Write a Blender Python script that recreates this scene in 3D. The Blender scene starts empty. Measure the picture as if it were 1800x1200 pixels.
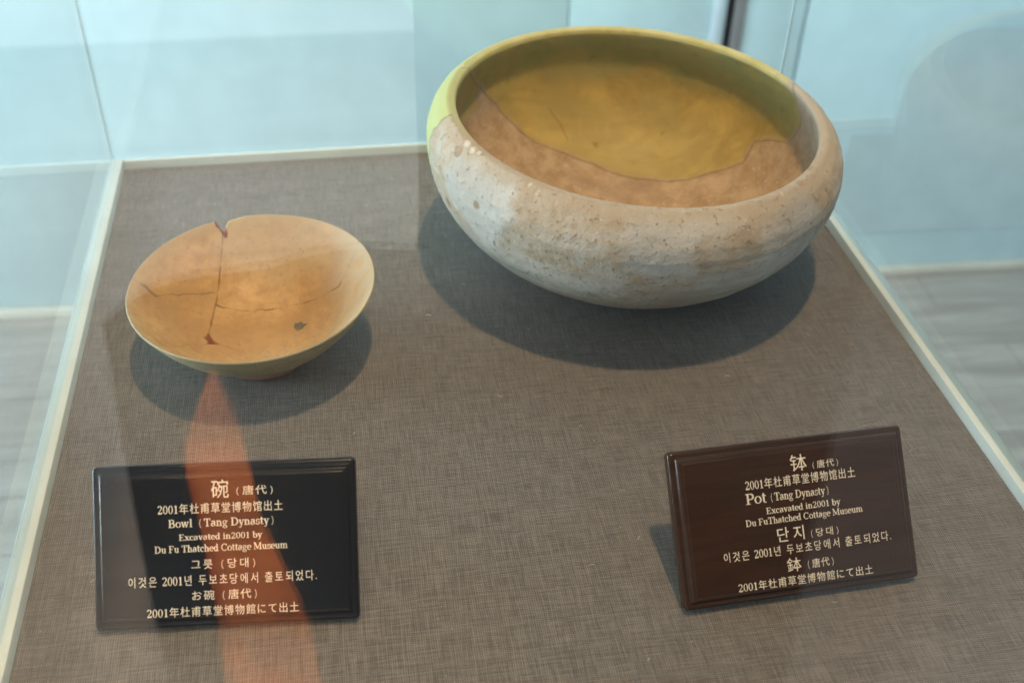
import bpy, bmesh, math, random
import numpy as np
from mathutils import Vector, Matrix

S = 0.42                       # metres per layout unit (camera stands 1 unit above the cloth)
random.seed(4); rng = np.random.default_rng(7)
scene = bpy.context.scene
COL = scene.collection

# ------------------------------------------------------------------ camera
PITCH, ROLL, YAW = 0.676776, 0.0300244, -0.176475
fw = Vector((-math.sin(YAW)*math.cos(PITCH), math.cos(YAW)*math.cos(PITCH), -math.sin(PITCH)))
rt = Vector((math.cos(YAW), math.sin(YAW), 0)); up = rt.cross(fw)
r_ = math.cos(ROLL)*rt + math.sin(ROLL)*up
u_ = -math.sin(ROLL)*rt + math.cos(ROLL)*up
cam = bpy.data.cameras.new('camera'); cam_o = bpy.data.objects.new('camera', cam); COL.objects.link(cam_o)
M = Matrix((r_, u_, -fw)).transposed().to_4x4(); M.translation = Vector((0, 0, S)); cam_o.matrix_world = M
cam.sensor_width = 36; cam.lens = 38.587; cam.clip_start = 0.01; cam.clip_end = 60
cam.dof.use_dof = True; cam.dof.focus_distance = 0.565; cam.dof.aperture_fstop = 8.5
scene.camera = cam_o

# ------------------------------------------------------------------ light
world = bpy.data.worlds.new('World'); scene.world = world; world.use_nodes = True
bg = world.node_tree.nodes['Background']; bg.inputs[0].default_value = (0.80, 0.92, 1.0, 1); bg.inputs[1].default_value = 0.29

def lamp(name, kind, loc, target, energy, color, **kw):
    l = bpy.data.lights.new(name, kind); o = bpy.data.objects.new(name, l); COL.objects.link(o)
    o.location = loc; o.rotation_euler = (Vector(target)-Vector(loc)).to_track_quat('-Z', 'Y').to_euler()
    l.energy = energy; l.color = color
    for k, v in kw.items(): setattr(l, k, v)
    return o
# warm ceiling spot of the gallery, almost straight above the case
lamp('ceiling_spot', 'SPOT', (.42*S, .51*S, 4.7*S), (.22*S, 1.25*S, 0), 104, (1.0, .645, .325),
     spot_size=math.radians(70), spot_blend=.6, shadow_soft_size=.04)
# tall daylight window of the room, on the left
lamp('window_light', 'AREA', (-2.3, .95, .12), (.8, 1.45, -.15), 84, (.80, .93, 1.0), shape='RECTANGLE', size=1.3, size_y=1.1)
# added area light behind the camera: ambient and veil in the front glass
lamp('veil_fill', 'AREA', (-.75, -2.3, .05), (-.75, 0, .05), 30, (.84, .93, 1.0), shape='RECTANGLE', size=4.4, size_y=1.5)
# added spot brightening the floor behind, mirrored as veil in the front glass
lamp('floor_fill_spot', 'SPOT', (-1.5, -4.2, 3.2), (-.12, -1.98, -.85), 3200, (.90, .96, 1.0), spot_size=math.radians(23), spot_blend=1.0, shadow_soft_size=.15)
# added area light brightening the wall behind the case
lamp('wall_fill', 'AREA', (.35, .95, .95), (.45, 1.75, .55), 29, (.78, .93, 1.0), shape='RECTANGLE', size=3.0, size_y=.35)
# added narrow spot on the bag lining, for its orange reflection
lamp('lining_fill_spot', 'SPOT', (-.05, 1.30, 4.7*S), (-.09, -.20, -.05), 2300, (1.0, .74, .48), spot_size=math.radians(12), spot_blend=1.0, shadow_soft_size=.03)
vs = scene.view_settings; vs.view_transform = 'Standard'; vs.look = 'None'; vs.exposure = .12; vs.gamma = 1; vs.use_curve_mapping = False
scene.cycles.transparent_max_bounces = 24; scene.cycles.max_bounces = 6

# ------------------------------------------------------------------ helpers
class NT:
    def __init__(s, name):
        s.m = bpy.data.materials.new(name); s.m.use_nodes = True
        s.t = s.m.node_tree; s.n = s.t.nodes; s.b = s.n['Principled BSDF']; s.out = s.n['Material Output']
        s._co = None
    def new(s, kind, **kw):
        n = s.n.new(kind)
        for k, v in kw.items(): setattr(n, k, v)
        return n
    def link(s, a, b): s.t.links.new(a, b)
    def put(s, sock, v):
        if isinstance(v, bpy.types.NodeSocket): s.link(v, sock)
        else: sock.default_value = v
    def co(s):
        if s._co is None: s._co = s.new('ShaderNodeTexCoord').outputs['Object']
        return s._co
    def mapped(s, scale=(1, 1, 1), rot=(0, 0, 0), loc=(0, 0, 0)):
        m = s.new('ShaderNodeMapping'); s.link(s.co(), m.inputs[0])
        m.inputs['Scale'].default_value = scale; m.inputs['Rotation'].default_value = rot; m.inputs['Location'].default_value = loc
        return m.outputs[0]
    def noise(s, scale, detail=4, rough=.55, vec=None, dist=0):
        n = s.new('ShaderNodeTexNoise'); s.link(vec if vec is not None else s.co(), n.inputs['Vector'])
        n.inputs['Scale'].default_value = scale; n.inputs['Detail'].default_value = detail
        n.inputs['Roughness'].default_value = rough; n.inputs['Distortion'].default_value = dist
        return n.outputs['Fac']
    def voro(s, scale, vec=None, feature='F1'):
        n = s.new('ShaderNodeTexVoronoi'); n.feature = feature
        s.link(vec if vec is not None else s.co(), n.inputs['Vector']); n.inputs['Scale'].default_value = scale
        return n.outputs['Distance']
    def ramp(s, v, lo, hi, a=0., b=1.):
        n = s.new('ShaderNodeMapRange'); n.interpolation_type = 'SMOOTHSTEP'
        s.put(n.inputs[0], v)
        for i, x in enumerate((lo, hi, a, b)): s.put(n.inputs[1+i], x)
        return n.outputs[0]
    def math(s, op, a, b=0.):
        n = s.new('ShaderNodeMath', operation=op); s.put(n.inputs[0], a); s.put(n.inputs[1], b); return n.outputs[0]
    def mix(s, f, a, b, blend='MIX'):
        n = s.new('ShaderNodeMix', data_type='RGBA', blend_type=blend)
        s.put(n.inputs[0], f)
        s.put(n.inputs[6], a if isinstance(a, bpy.types.NodeSocket) else (*a, 1)); s.put(n.inputs[7], b if isinstance(b, bpy.types.NodeSocket) else (*b, 1))
        return n.outputs[2]
    def attr(s, name):
        n = s.new('ShaderNodeAttribute', attribute_name=name); return n.outputs['Fac']
    def bump(s, h, dist, strength=1.0, normal=None):
        n = s.new('ShaderNodeBump'); n.inputs['Distance'].default_value = dist; n.inputs['Strength'].default_value = strength
        s.link(h, n.inputs['Height'])
        if normal is not None: s.link(normal, n.inputs['Normal'])
        s.link(n.outputs[0], s.b.inputs['Normal']); return n.outputs[0]
    def base(s, c): s.put(s.b.inputs['Base Color'], c if isinstance(c, bpy.types.NodeSocket) else (*c, 1))
    def rough(s, v): s.put(s.b.inputs['Roughness'], v)

def tag(o, label=None, cat=None, group=None, kind=None):
    for k, v in (('label', label), ('category', cat), ('group', group), ('kind', kind)):
        if v: o[k] = v
    return o
def empty(name, loc, rz=0):
    o = bpy.data.objects.new(name, None); COL.objects.link(o); o.location = loc; o.rotation_euler = (0, 0, rz); return o
def link(name, me, mat, parent=None):
    o = bpy.data.objects.new(name, me); COL.objects.link(o)
    if mat and not me.materials: me.materials.append(mat.m if isinstance(mat, NT) else mat)
    if parent: o.parent = parent
    return o
def box_me(name, lo, hi, bevel=0., seg=2):
    bm = bmesh.new(); bmesh.ops.create_cube(bm, size=1)
    lo, hi = Vector(lo), Vector(hi)
    for v in bm.verts: v.co = Vector(((lo+hi)/2)[i] + v.co[i]*(hi-lo)[i] for i in range(3))
    if bevel: bmesh.ops.bevel(bm, geom=bm.edges[:], offset=bevel, segments=seg, profile=.5, affect='EDGES')
    me = bpy.data.meshes.new(name); bm.to_mesh(me); bm.free()
    if bevel:
        for f in me.polygons: f.use_smooth = True
        me.set_sharp_from_angle(angle=math.radians(35))
    return me
def box(name, lo, hi, mat, parent=None, bevel=0., seg=2):
    return link(name, box_me(name, lo, hi, bevel, seg), mat, parent)
def np_mesh(name, verts, faces, smooth=True):
    me = bpy.data.meshes.new(name); n = len(verts); k = faces.shape[1]; m = len(faces)
    me.vertices.add(n); me.vertices.foreach_set('co', np.ascontiguousarray(verts, dtype=np.float32).ravel())
    me.loops.add(m*k); me.loops.foreach_set('vertex_index', np.ascontiguousarray(faces, dtype=np.int32).ravel())
    me.polygons.add(m); me.polygons.foreach_set('loop_start', np.arange(0, m*k, k, dtype=np.int32))
    me.polygons.foreach_set('loop_total', np.full(m, k, dtype=np.int32))
    me.update(calc_edges=True)
    if smooth: me.polygons.foreach_set('use_smooth', np.ones(m, dtype=bool))
    return me

# ------------------------------------------------------------------ materials of the setting
def glass_mat():
    t = NT('case_glass'); t.n.remove(t.b)
    geo = t.new('ShaderNodeNewGeometry')
    d = t.new('ShaderNodeVectorMath', operation='DOT_PRODUCT'); t.link(geo.outputs['Incoming'], d.inputs[0]); t.link(geo.outputs['Normal'], d.inputs[1])
    c = t.math('ABSOLUTE', d.outputs['Value'])
    f = t.math('ADD', t.math('MULTIPLY', t.math('POWER', t.math('SUBTRACT', 1., c), 5.), .96), .04)
    tr = t.new('ShaderNodeBsdfTransparent'); tr.inputs[0].default_value = (.965, .985, .98, 1)
    gl = t.new('ShaderNodeBsdfGlossy'); gl.inputs['Roughness'].default_value = 0.0; gl.inputs[0].default_value = (1, 1, 1, 1)
    mx = t.new('ShaderNodeMixShader'); t.link(f, mx.inputs[0]); t.link(tr.outputs[0], mx.inputs[1]); t.link(gl.outputs[0], mx.inputs[2])
    t.link(mx.outputs[0], t.out.inputs[0]); return t
GLASS = glass_mat()

def linen_mat():
    t = NT('woven_linen')
    P = 0.00105
    k = 2*math.pi/P
    sep = t.new('ShaderNodeSeparateXYZ')
    wob = t.new('ShaderNodeTexNoise'); t.link(t.co(), wob.inputs['Vector']); wob.inputs['Scale'].default_value = 60; wob.inputs['Detail'].default_value = 3
    vm = t.new('ShaderNodeVectorMath', operation='MULTIPLY_ADD'); t.link(wob.outputs['Color'], vm.inputs[0]); vm.inputs[1].default_value = (.0016, .0016, 0); t.link(t.co(), vm.inputs[2])
    t.link(vm.outputs[0], sep.inputs[0])
    sx = t.math('SINE', t.math('MULTIPLY', sep.outputs[0], k)); sy = t.math('SINE', t.math('MULTIPLY', sep.outputs[1], k))
    # over-under: product decides which thread lies on top
    hx = t.math('SINE', t.math('MULTIPLY', sep.outputs[0], k/2)); hy = t.math('SINE', t.math('MULTIPLY', sep.outputs[1], k/2))
    weave = t.math('MULTIPLY', t.math('ABSOLUTE', hx), t.math('ABSOLUTE', hy))
    # slubs: thick and thin threads run the length of the cloth
    warp = t.noise(1, 3, .65, t.mapped((900, 55, 1)))
    weft = t.noise(1, 3, .65, t.mapped((55, 900, 1), loc=(3, 8, 0)))
    warp2 = t.noise(1, 2, .6, t.mapped((170, 5, 1), loc=(9, 1, 0)))
    weft2 = t.noise(1, 2, .6, t.mapped((5, 170, 1), loc=(1, 4, 0)))
    big = t.noise(9, 4)
    slub = t.math('ADD', t.math('MULTIPLY', t.math('ADD', warp, weft), .70), t.math('MULTIPLY', t.math('ADD', warp2, weft2), .10))
    c = t.mix(t.ramp(slub, .58, 1.02), (.100, .094, .090), (.282, .267, .256))
    c = t.mix(t.ramp(weave, .0, .6, .62, 0), c, (.058, .050, .043))
    c = t.mix(t.ramp(big, .3, .75, 0, .30), c, (.150, .133, .116))
    fib = t.noise(900, 2, .6)
    c = t.mix(t.ramp(fib, .66, .76, 0, .55), c, (.46, .42, .37))
    c = t.mix(t.math('MULTIPLY', t.ramp(t.voro(160), .035, .06, .8, 0), t.ramp(big, .5, .56)), c, (.62, .58, .52))
    t.base(c); t.rough(.92)
    t.b.inputs['Sheen Weight'].default_value = .45; t.b.inputs['Sheen Roughness'].default_value = .45
    t.b.inputs['Specular IOR Level'].default_value = .2
    h = t.math('ADD', weave, t.math('MULTIPLY', slub, .9))
    nb = t.bump(t.noise(7, 3), .0022, .6)
    t.bump(h, .00038, .9, nb)
    return t
LINEN = linen_mat()

def paint_mat(name, col, rough=.4, var=.06, bump=.00006, spec=.5):
    t = NT(name); n = t.noise(14, 4); n2 = t.noise(300, 3)
    t.base(t.mix(t.ramp(n, .3, .7), tuple(x*(1-var) for x in col), tuple(min(1, x*(1+var)) for x in col)))
    t.rough(t.ramp(n2, .3, .7, rough-.07, rough+.07)); t.b.inputs['Specular IOR Level'].default_value = spec
    t.bump(n2, bump, .5); return t
FRAME = paint_mat('cream_enamel', (.58, .67, .67), .34)
WALLM = paint_mat('teal_wall', (.50, .675, .73), .45, .04)
JOINT = paint_mat('black_joint', (.012, .012, .014), .5)
TRIM = paint_mat('pale_metal_trim', (.62, .74, .84), .3)
GREYT = paint_mat('grey_trim', (.22, .22, .23), .4)
SKIRT = paint_mat('cream_skirting', (.66, .64, .56), .4)
REFLM = paint_mat('grey_teal_reflection', (.485, .63, .68), .45, .04)
PED = paint_mat('pedestal_paint', (.55, .56, .52), .5)
SEAL = paint_mat('clear_seal', (.72, .84, .86), .15)
def floor_mat():
    t = NT('grey_oak'); v = t.mapped((1.2, 14, 1))
    oi = t.new('ShaderNodeObjectInfo')
    g = t.noise(2.2, 6, .62, v, .8); g2 = t.noise(9, 4, .5, t.mapped((1, 22, 1)))
    c = t.mix(t.ramp(g, .32, .68), (.25, .225, .205), (.45, .42, .39))
    c = t.mix(t.ramp(g2, .35, .7, 0, .45), c, (.24, .22, .205))
    c = t.mix(t.math('MULTIPLY', oi.outputs['Random'], .4), c, (.40, .38, .365))
    t.base(c); t.rough(.36); t.bump(g2, .0003, .4); return t
FLOOR = floor_mat()

# ------------------------------------------------------------------ room: floor, wall, skirting
ZF = -.85
ang = -0.0434
wall_root = empty('wall', (-1.41*S, 4.166*S, ZF), math.atan(ang)); tag(wall_root, kind='structure')
def wx(x): return (x+1.41)*S                        # layout x to distance along the wall
zt = 1.9
for a, b in ((-8, .913), (.917, 1.552), (1.62, 1.878), (1.892, 6.2)):
    box('wall_panel', (wx(a), 0, 0.0), (wx(b), .05, zt), WALLM, wall_root, .0015)
box('joint_backing', (wx(-8), .052, 0), (wx(6.2), .07, zt), JOINT, wall_root)
box('joint_trim', (wx(1.492), -.006, .022), (wx(1.532), -.0005, zt), TRIM, wall_root, .001)
box('joint_trim', (wx(1.580), -.004, .022), (wx(1.628), -.0005, zt), GREYT, wall_root, .001)
sk = box('skirting', (wx(-8), -.014, 0), (wx(6.2), -.0008, .021), SKIRT, None, .003); sk.parent = None
sk.location = wall_root.location; sk.rotation_euler = wall_root.rotation_euler; tag(sk, kind='structure')
# faint reflection with a rounded upper corner, built as a grey-teal slab
def reflection_mesh():
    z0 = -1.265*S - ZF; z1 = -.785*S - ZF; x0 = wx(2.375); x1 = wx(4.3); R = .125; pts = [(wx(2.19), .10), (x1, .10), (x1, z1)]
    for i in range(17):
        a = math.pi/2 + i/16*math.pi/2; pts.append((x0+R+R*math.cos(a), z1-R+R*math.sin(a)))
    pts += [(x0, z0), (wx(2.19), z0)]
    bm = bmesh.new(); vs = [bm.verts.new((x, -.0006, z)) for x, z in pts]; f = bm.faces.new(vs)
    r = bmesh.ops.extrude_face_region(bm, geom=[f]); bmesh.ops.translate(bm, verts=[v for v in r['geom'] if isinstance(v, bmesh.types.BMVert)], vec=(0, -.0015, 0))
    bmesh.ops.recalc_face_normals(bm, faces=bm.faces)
    me = bpy.data.meshes.new('reflection_slab'); bm.to_mesh(me); bm.free(); return me
rp = link('reflection_slab', reflection_mesh(), REFLM); rp.location = wall_root.location; rp.rotation_euler = wall_root.rotation_euler
tag(rp, 'grey teal slab with a rounded upper corner, standing in for a reflection', 'wall panel')

floor = empty('floor', (-1.41*S, 4.166*S, ZF), math.atan(ang)); tag(floor, kind='structure')
y = -.0005; row = 0
while y > -4.5:
    w = .118; x = wx(-6.6) - (row*.61) % 1.3
    while x < wx(6.8):
        ln = 1.3
        box('plank', (x, y-w+.0012, -.015), (x+ln-.0015, y, 0), FLOOR, floor, .0012, 1); x += ln
    y -= w; row += 1

# ------------------------------------------------------------------ display case
XL, XR, YB, YF = -.388243*S, .796272*S, 1.795014*S, .40*S
FH, FW, FWB = .017*S, .023*S, .010*S
case = empty('display_case', ((XL+XR)/2, (YB+YF)/2, ZF))
tag(case, 'glass display case with grey linen top and cream metal frame', 'display case')
def cs(o): o.location = Vector(o.location) - case.location; o.parent = case; return o
cs(box('fabric_panel', (XL+.0003, YF+.0003, -.012), (XR-.0003, YB-.0003, 0), LINEN))
cs(box('frame_rail', (XL-FW, YF-FW, -.05), (XL, YB+FWB, FH), FRAME, None, .0012))
cs(box('frame_rail', (XR, YF-FW, -.05), (XR+FW, YB+FWB, FH), FRAME, None, .0012))
cs(box('frame_rail', (XL+.0002, YB, -.05), (XR-.0002, YB+FWB, FH-.0002), FRAME, None, .001))
cs(box('frame_rail', (XL+.0002, YF-FW, -.05), (XR-.0002, YF, FH-.0002), FRAME, None, .0012))
cs(box('pedestal', (XL-FW+.012, YF-FW+.012, ZF+.001), (XR+FW-.012, YB+FWB-.003, -.0505), PED, None, .002))
GT = .005; GH = 1.75*S
gx0, gx1, gy1 = XL-FW+.0035, XR+FW-.0035, YB+FWB-.0005
cs(box('glass_pane', (gx0-GT+.002, YF, FH+.0004), (gx0+.002, gy1-GT-.0006, GH), GLASS))
cs(box('glass_pane', (gx1-.002, YF, FH+.0004), (gx1+GT-.002, gy1-GT-.0006, GH), GLASS))
cs(box('glass_pane', (gx0, gy1-GT+.003, FH+.0004), (gx1, gy1+.003, GH), GLASS))
cs(box('glass_pane', (gx0-.004, YF-GT-.0006, FH+.0004), (gx1+.004, YF-.0006, GH), GLASS))
cs(box('corner_seal', (gx0-.0025, gy1-GT+.0026, FH+.0004), (gx0-.0008, gy1+.0004, GH), SEAL, None, .0004))
cs(box('corner_seal', (gx1+.0008, gy1-GT+.0026, FH+.0004), (gx1+.0025, gy1+.0004, GH), SEAL, None, .0004))

# ------------------------------------------------------------------ vessels: fine lathe meshes, relief and sherds worked in numpy
def resample(P, n):
    """Catmull-Rom through the profile points, n points evenly along its length"""
    P = np.array(P, float); Q = np.vstack([2*P[0]-P[1], P, 2*P[-1]-P[-2]]); out = []
    for i in range(1, len(Q)-2):
        t = np.linspace(0, 1, 40, endpoint=False)[:, None]
        a, b, c, d = Q[i-1], Q[i], Q[i+1], Q[i+2]
        out.append(.5*((2*b)+(c-a)*t+(2*a-5*b+4*c-d)*t*t+(3*b-a-3*c+d)*t**3))
    out = np.vstack(out+[P[-1:]]); L = np.r_[0, np.cumsum(np.linalg.norm(np.diff(out, axis=0), axis=1))]
    s = np.linspace(0, L[-1], n); return np.stack([np.interp(s, L, out[:, 0]), np.interp(s, L, out[:, 1])], -1)
def vnoise(x, y, seed=0):
    """smooth value noise on arrays"""
    xi = np.floor(x).astype(np.int64); yi = np.floor(y).astype(np.int64); fx = x-xi; fy = y-yi
    fx = fx*fx*(3-2*fx); fy = fy*fy*(3-2*fy)
    def h(i, j):
        n = (i*374761393 + j*668265263 + seed*974634211) & 0x7fffffff
        n = ((n ^ (n >> 13))*1274126177) & 0x7fffffff
        return ((n ^ (n >> 16)) & 0xffff)/65535.
    return (h(xi, yi)*(1-fx)+h(xi+1, yi)*fx)*(1-fy)+(h(xi, yi+1)*(1-fx)+h(xi+1, yi+1)*fx)*fy
def fbm(x, y, seed=0, oct=4):
    v = 0; a = .5
    for o in range(oct): v = v+a*vnoise(x*2**o+17*o, y*2**o, seed+o); a *= .5
    return v
def polydist(X, Y, poly):
    d = np.full(X.shape, 9.)
    for (x0, y0), (x1, y1) in zip(poly[:-1], poly[1:]):
        dx, dy = x1-x0, y1-y0; t = np.clip(((X-x0)*dx+(Y-y0)*dy)/(dx*dx+dy*dy+1e-12), 0, 1)
        d = np.minimum(d, np.hypot(X-x0-t*dx, Y-y0-t*dy))
    return d
def inside(X, Y, poly):
    r = np.zeros(X.shape, bool); n = len(poly)
    for i in range(n):
        x0, y0 = poly[i]; x1, y1 = poly[i-1]
        c = ((y0 > Y) != (y1 > Y)); xx = (x1-x0)*(Y-y0)/((y1-y0) if y1 != y0 else 1e-9)+x0
        r ^= c & (X < xx)
    return r
def rough_line(poly, amp, step, seed):
    """subdivide a crack and make it wander"""
    out = []; g = np.random.default_rng(seed)
    for (x0, y0), (x1, y1) in zip(poly[:-1], poly[1:]):
        n = max(1, int(math.hypot(x1-x0, y1-y0)/step))
        for i in range(n):
            t = i/n; out.append((x0+(x1-x0)*t+(g.normal()*amp if i else 0), y0+(y1-y0)*t+(g.normal()*amp if i else 0)))
    out.append(poly[-1]); return out
def lathe_quads(nr, na):
    i = np.arange(nr-1)[:, None]; j = np.arange(na)[None, :]; j2 = (j+1) % na
    return np.stack([i*na+j, i*na+j2, (i+1)*na+j2, (i+1)*na+j], -1).reshape(-1, 4)
def split_objects(root, verts, quads, flab, names, mats, attrs, labels):
    """one mesh per sherd; every sherd keeps the smooth normals of the whole"""
    full = np_mesh('tmp', verts, quads); nrm = np.empty(len(verts)*3, np.float32); full.vertices.foreach_get('co', nrm)
    full.vertex_normals.foreach_get('vector', nrm); nrm = nrm.reshape(-1, 3); bpy.data.meshes.remove(full)
    for k, nm in enumerate(names):
        q = quads[flab == k]
        if not len(q): continue
        idx, inv = np.unique(q, return_inverse=True); me = np_mesh(nm, verts[idx], inv.reshape(-1, 4))
        for an, av in attrs.items():
            a = me.attributes.new(an, 'FLOAT', 'POINT'); a.data.foreach_set('value', av[idx].astype(np.float32))
        me.normals_split_custom_set_from_vertices(nrm[idx])
        o = link(nm, me, mats[k], root)
        if labels[k]: o['label'] = labels[k]

BOWL = dict(c=(-.1380, 1.2484), h=.120, tx=.0267, ty=.0251,
    outer=[(0, .004), (.046, .004), (.055, .0005), (.063, .0005), (.067, .004), (.0685, .0155), (.078, .0215), (.102, .0395), (.128, .0640), (.1485, .0890), (.1620, .1105), (.1665, .1185)],
    inner=[(.1645, .1205), (.158, .1130), (.143, .0940), (.118, .0675), (.094, .0475), (.070, .0340), (.045, .0275), (.02, .0258), (0, .0255)])
POT = dict(c=(.428, 1.418), h=.265, tx=-.042, ty=.026,
    outer=[(0, .0006), (.07, .0006), (.105, .006), (.152, .0225), (.204, .050), (.245, .082), (.280, .122), (.301, .164), (.3080, .200), (.3055, .228), (.294, .2515), (.281, .2630)],
    inner=[(.2735, .2652), (.2680, .2646), (.2655, .2622), (.2652, .2540), (.2690, .238), (.2755, .214), (.2770, .190), (.266, .152), (.238, .114), (.199, .083), (.150, .058), (.097, .0430), (.045, .0370), (0, .0355)])

# ---------------- materials of the vessels
def bowl_mat():
    t = NT('ochre_glaze')
    n = t.noise(28, 5, .6); n2 = t.noise(120, 4, .65); n3 = t.noise(420, 3, .6); cl = t.noise(14, 3, .5)
    rim = t.attr('edge'); out = t.attr('outside'); foot = t.attr('foot'); cr = t.attr('crack'); chip = t.attr('chip'); st = t.attr('stain'); pale = t.attr('pale')
    c = t.mix(t.ramp(n, .33, .66), (.46, .275, .105), (.60, .385, .165))
    c = t.mix(t.ramp(n2, .35, .72, 0, .6), c, (.36, .215, .095))
    c = t.mix(t.ramp(cl, .50, .66, 0, .6), c, (.50, .38, .22)); c = t.mix(t.ramp(cl, .46, .32, 0, .45), c, (.40, .235, .095))
    c = t.mix(t.ramp(n3, .58, .74, 0, .55), c, (.25, .15, .075))
    c = t.mix(t.math('MULTIPLY', rim, t.ramp(n2, .3, .6, .55, .95)), c, (.46, .385, .235))
    c = t.mix(t.math('MULTIPLY', pale, t.ramp(n2, .3, .6, .15, .6)), c, (.56, .475, .34))  # pale window sheen on the right inner side, put into the colour
    oc = t.mix(t.ramp(cl, .35, .65), (.33, .30, .19), (.44, .375, .235))
    oc = t.mix(t.ramp(n2, .45, .7, 0, .5), oc, (.26, .245, .17))
    c = t.mix(out, c, oc)
    c = t.mix(foot, c, t.mix(t.ramp(n2, .3, .7), (.40, .20, .14), (.52, .31, .23)))
    c = t.mix(t.math('MULTIPLY', st, t.ramp(n2, .30, .48, .55, 1.)), c, (.115, .11, .08))
    c = t.mix(t.math('MULTIPLY', cr, .85), c, (.10, .05, .025))
    c = t.mix(chip, c, t.mix(t.ramp(n2, .35, .65), (.17, .052, .025), (.30, .10, .05)))
    t.base(c)
    t.rough(t.math('ADD', t.ramp(n2, .3, .7, .46, .62), t.math('MULTIPLY', t.math('ADD', chip, cr), .35)))
    t.b.inputs['Specular IOR Level'].default_value = .42
    t.bump(t.math('ADD', n2, t.math('MULTIPLY', n3, .5)), .00022, .6)
    return t
def pot_mat(glazed):
    t = NT('green_glaze' if glazed else 'buff_clay')
    n = t.noise(16, 5, .6); n2 = t.noise(75, 5, .65); n3 = t.noise(300, 4, .65); st = t.noise(1.0, 5, .6, t.mapped((20, 20, 120)))
    gz = t.attr('glaze'); ins = t.attr('inside'); rim = t.attr('edge'); low = t.attr('low'); band = t.attr('band'); cr = t.attr('crack'); chip = t.attr('chip'); tan = t.attr('tan')
    # unglazed clay, outside
    c = t.mix(t.ramp(n, .3, .7), (.39, .37, .335), (.57, .55, .51))
    c = t.mix(t.math('MULTIPLY', tan, t.ramp(n2, .3, .62, .35, .85)), c, (.43, .325, .215))
    c = t.mix(t.math('MULTIPLY', band, t.ramp(n, .3, .6, .5, .95)), c, (.29, .305, .245))
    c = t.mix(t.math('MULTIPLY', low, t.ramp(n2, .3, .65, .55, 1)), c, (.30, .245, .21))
    c = t.mix(t.ramp(st, .52, .72, 0, .40), c, (.58, .555, .51))
    c = t.mix(t.ramp(n2, .52, .72, 0, .5), c, (.33, .275, .205))
    stn = t.noise(9, 5, .62, t.mapped((1, 1, 2.2), loc=(4, 1, 9)), .6)
    c = t.mix(t.ramp(stn, .50, .68, 0, .6), c, (.40, .325, .235)); c = t.mix(t.ramp(stn, .46, .34, 0, .45), c, (.56, .54, .50))
    c = t.mix(t.ramp(n3, .57, .72, 0, .42), c, (.24, .195, .14))
    v = t.voro(150, t.mapped((1, 1, 1.5))); lim0 = t.noise(26, 3, .5, t.mapped(loc=(1, 8, 4)))
    big = t.voro(46); big2 = t.noise(22, 2, .5, t.mapped(loc=(5, 2, 1)))
    c = t.mix(t.math('MULTIPLY', t.ramp(v, .07, .15, .75, 0), t.ramp(lim0, .54, .60)), c, (.72, .69, .63))        # lime flecks
    c = t.mix(t.math('MULTIPLY', t.ramp(big, .13, .2, .8, 0), t.ramp(big2, .50, .57)), c, (.27, .165, .075))   # brown spots
    lim = t.noise(48, 6, .72, t.mapped(loc=(2, 7, 3)))
    c = t.mix(t.math('MULTIPLY', t.ramp(lim, .53, .66, 0, .85), t.math('ADD', t.math('MULTIPLY', low, .6), .4)), c, (.62, .60, .57))
    # clay of the inside
    ci = t.mix(t.ramp(n2, .3, .68), (.37, .250, .140), (.53, .390, .255))
    ci = t.mix(t.ramp(n3, .56, .7, 0, .6), ci, (.60, .47, .34)); ci = t.mix(t.math('MULTIPLY', t.ramp(v, .1, .2, .6, 0), t.ramp(lim0, .48, .56)), ci, (.62, .52, .42)); ci = t.mix(t.ramp(n, .55, .72, 0, .6), ci, (.33, .235, .17))
    ci = t.mix(t.math('MULTIPLY', t.attr('wallpart'), .8), ci, t.mix(t.ramp(n2, .3, .7), (.31, .285, .245), (.43, .395, .345)))  # greyer clay up the wall: tone of its shade put into the colour
    c = t.mix(ins, c, ci)
    c = t.mix(t.math('MULTIPLY', rim, t.ramp(n2, .3, .6, .3, .7)), c, (.46, .395, .31))
    # lead glaze
    br = t.noise(1, 5, .6, t.mapped((14, 46, 30), rot=(0, 0, -.35)), 1.2)
    g = t.mix(t.ramp(br, .3, .7), (.385, .272, .080), (.56, .405, .120))
    g = t.mix(t.ramp(n, .40, .70, 0, .6), g, (.36, .300, .105))
    g = t.mix(t.math('MULTIPLY', t.attr('wallpart'), t.ramp(n2, .3, .6, .7, 1)), g, t.mix(t.ramp(n, .35, .65), (.235, .265, .115), (.315, .290, .125)))
    g = t.mix(t.ramp(n2, .60, .75, 0, .5), g, (.20, .135, .035))
    gr = t.mix(t.ramp(n2, .3, .65), (.49, .455, .165), (.60, .545, .26)); gr = t.mix(t.math('MULTIPLY', t.attr('green'), .85), gr, (.47, .515, .215))
    g = t.mix(t.math('SUBTRACT', 1., ins), g, gr)
    c = t.mix(gz, c, g)
    c = t.mix(t.math('MULTIPLY', cr, .78), c, (.13, .09, .04))
    c = t.mix(chip, c, (.62, .56, .49))
    t.base(c); t.rough(t.math('ADD', t.math('MULTIPLY', gz, -.34), t.ramp(n2, .3, .7, .80, .92))); t.b.inputs['Specular IOR Level'].default_value = .35
    pit = t.math('MULTIPLY', t.ramp(n3, .60, .72), -1.2)
    hh = t.math('ADD', t.math('ADD', t.math('MULTIPLY', n2, 1.6), t.math('MULTIPLY', n3, .9)), pit)
    k = t.math('ADD', .3, t.math('MULTIPLY', t.math('SUBTRACT', 1., gz), .7))
    t.bump(t.math('MULTIPLY', hh, k), .00060, .8)
    return t

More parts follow.
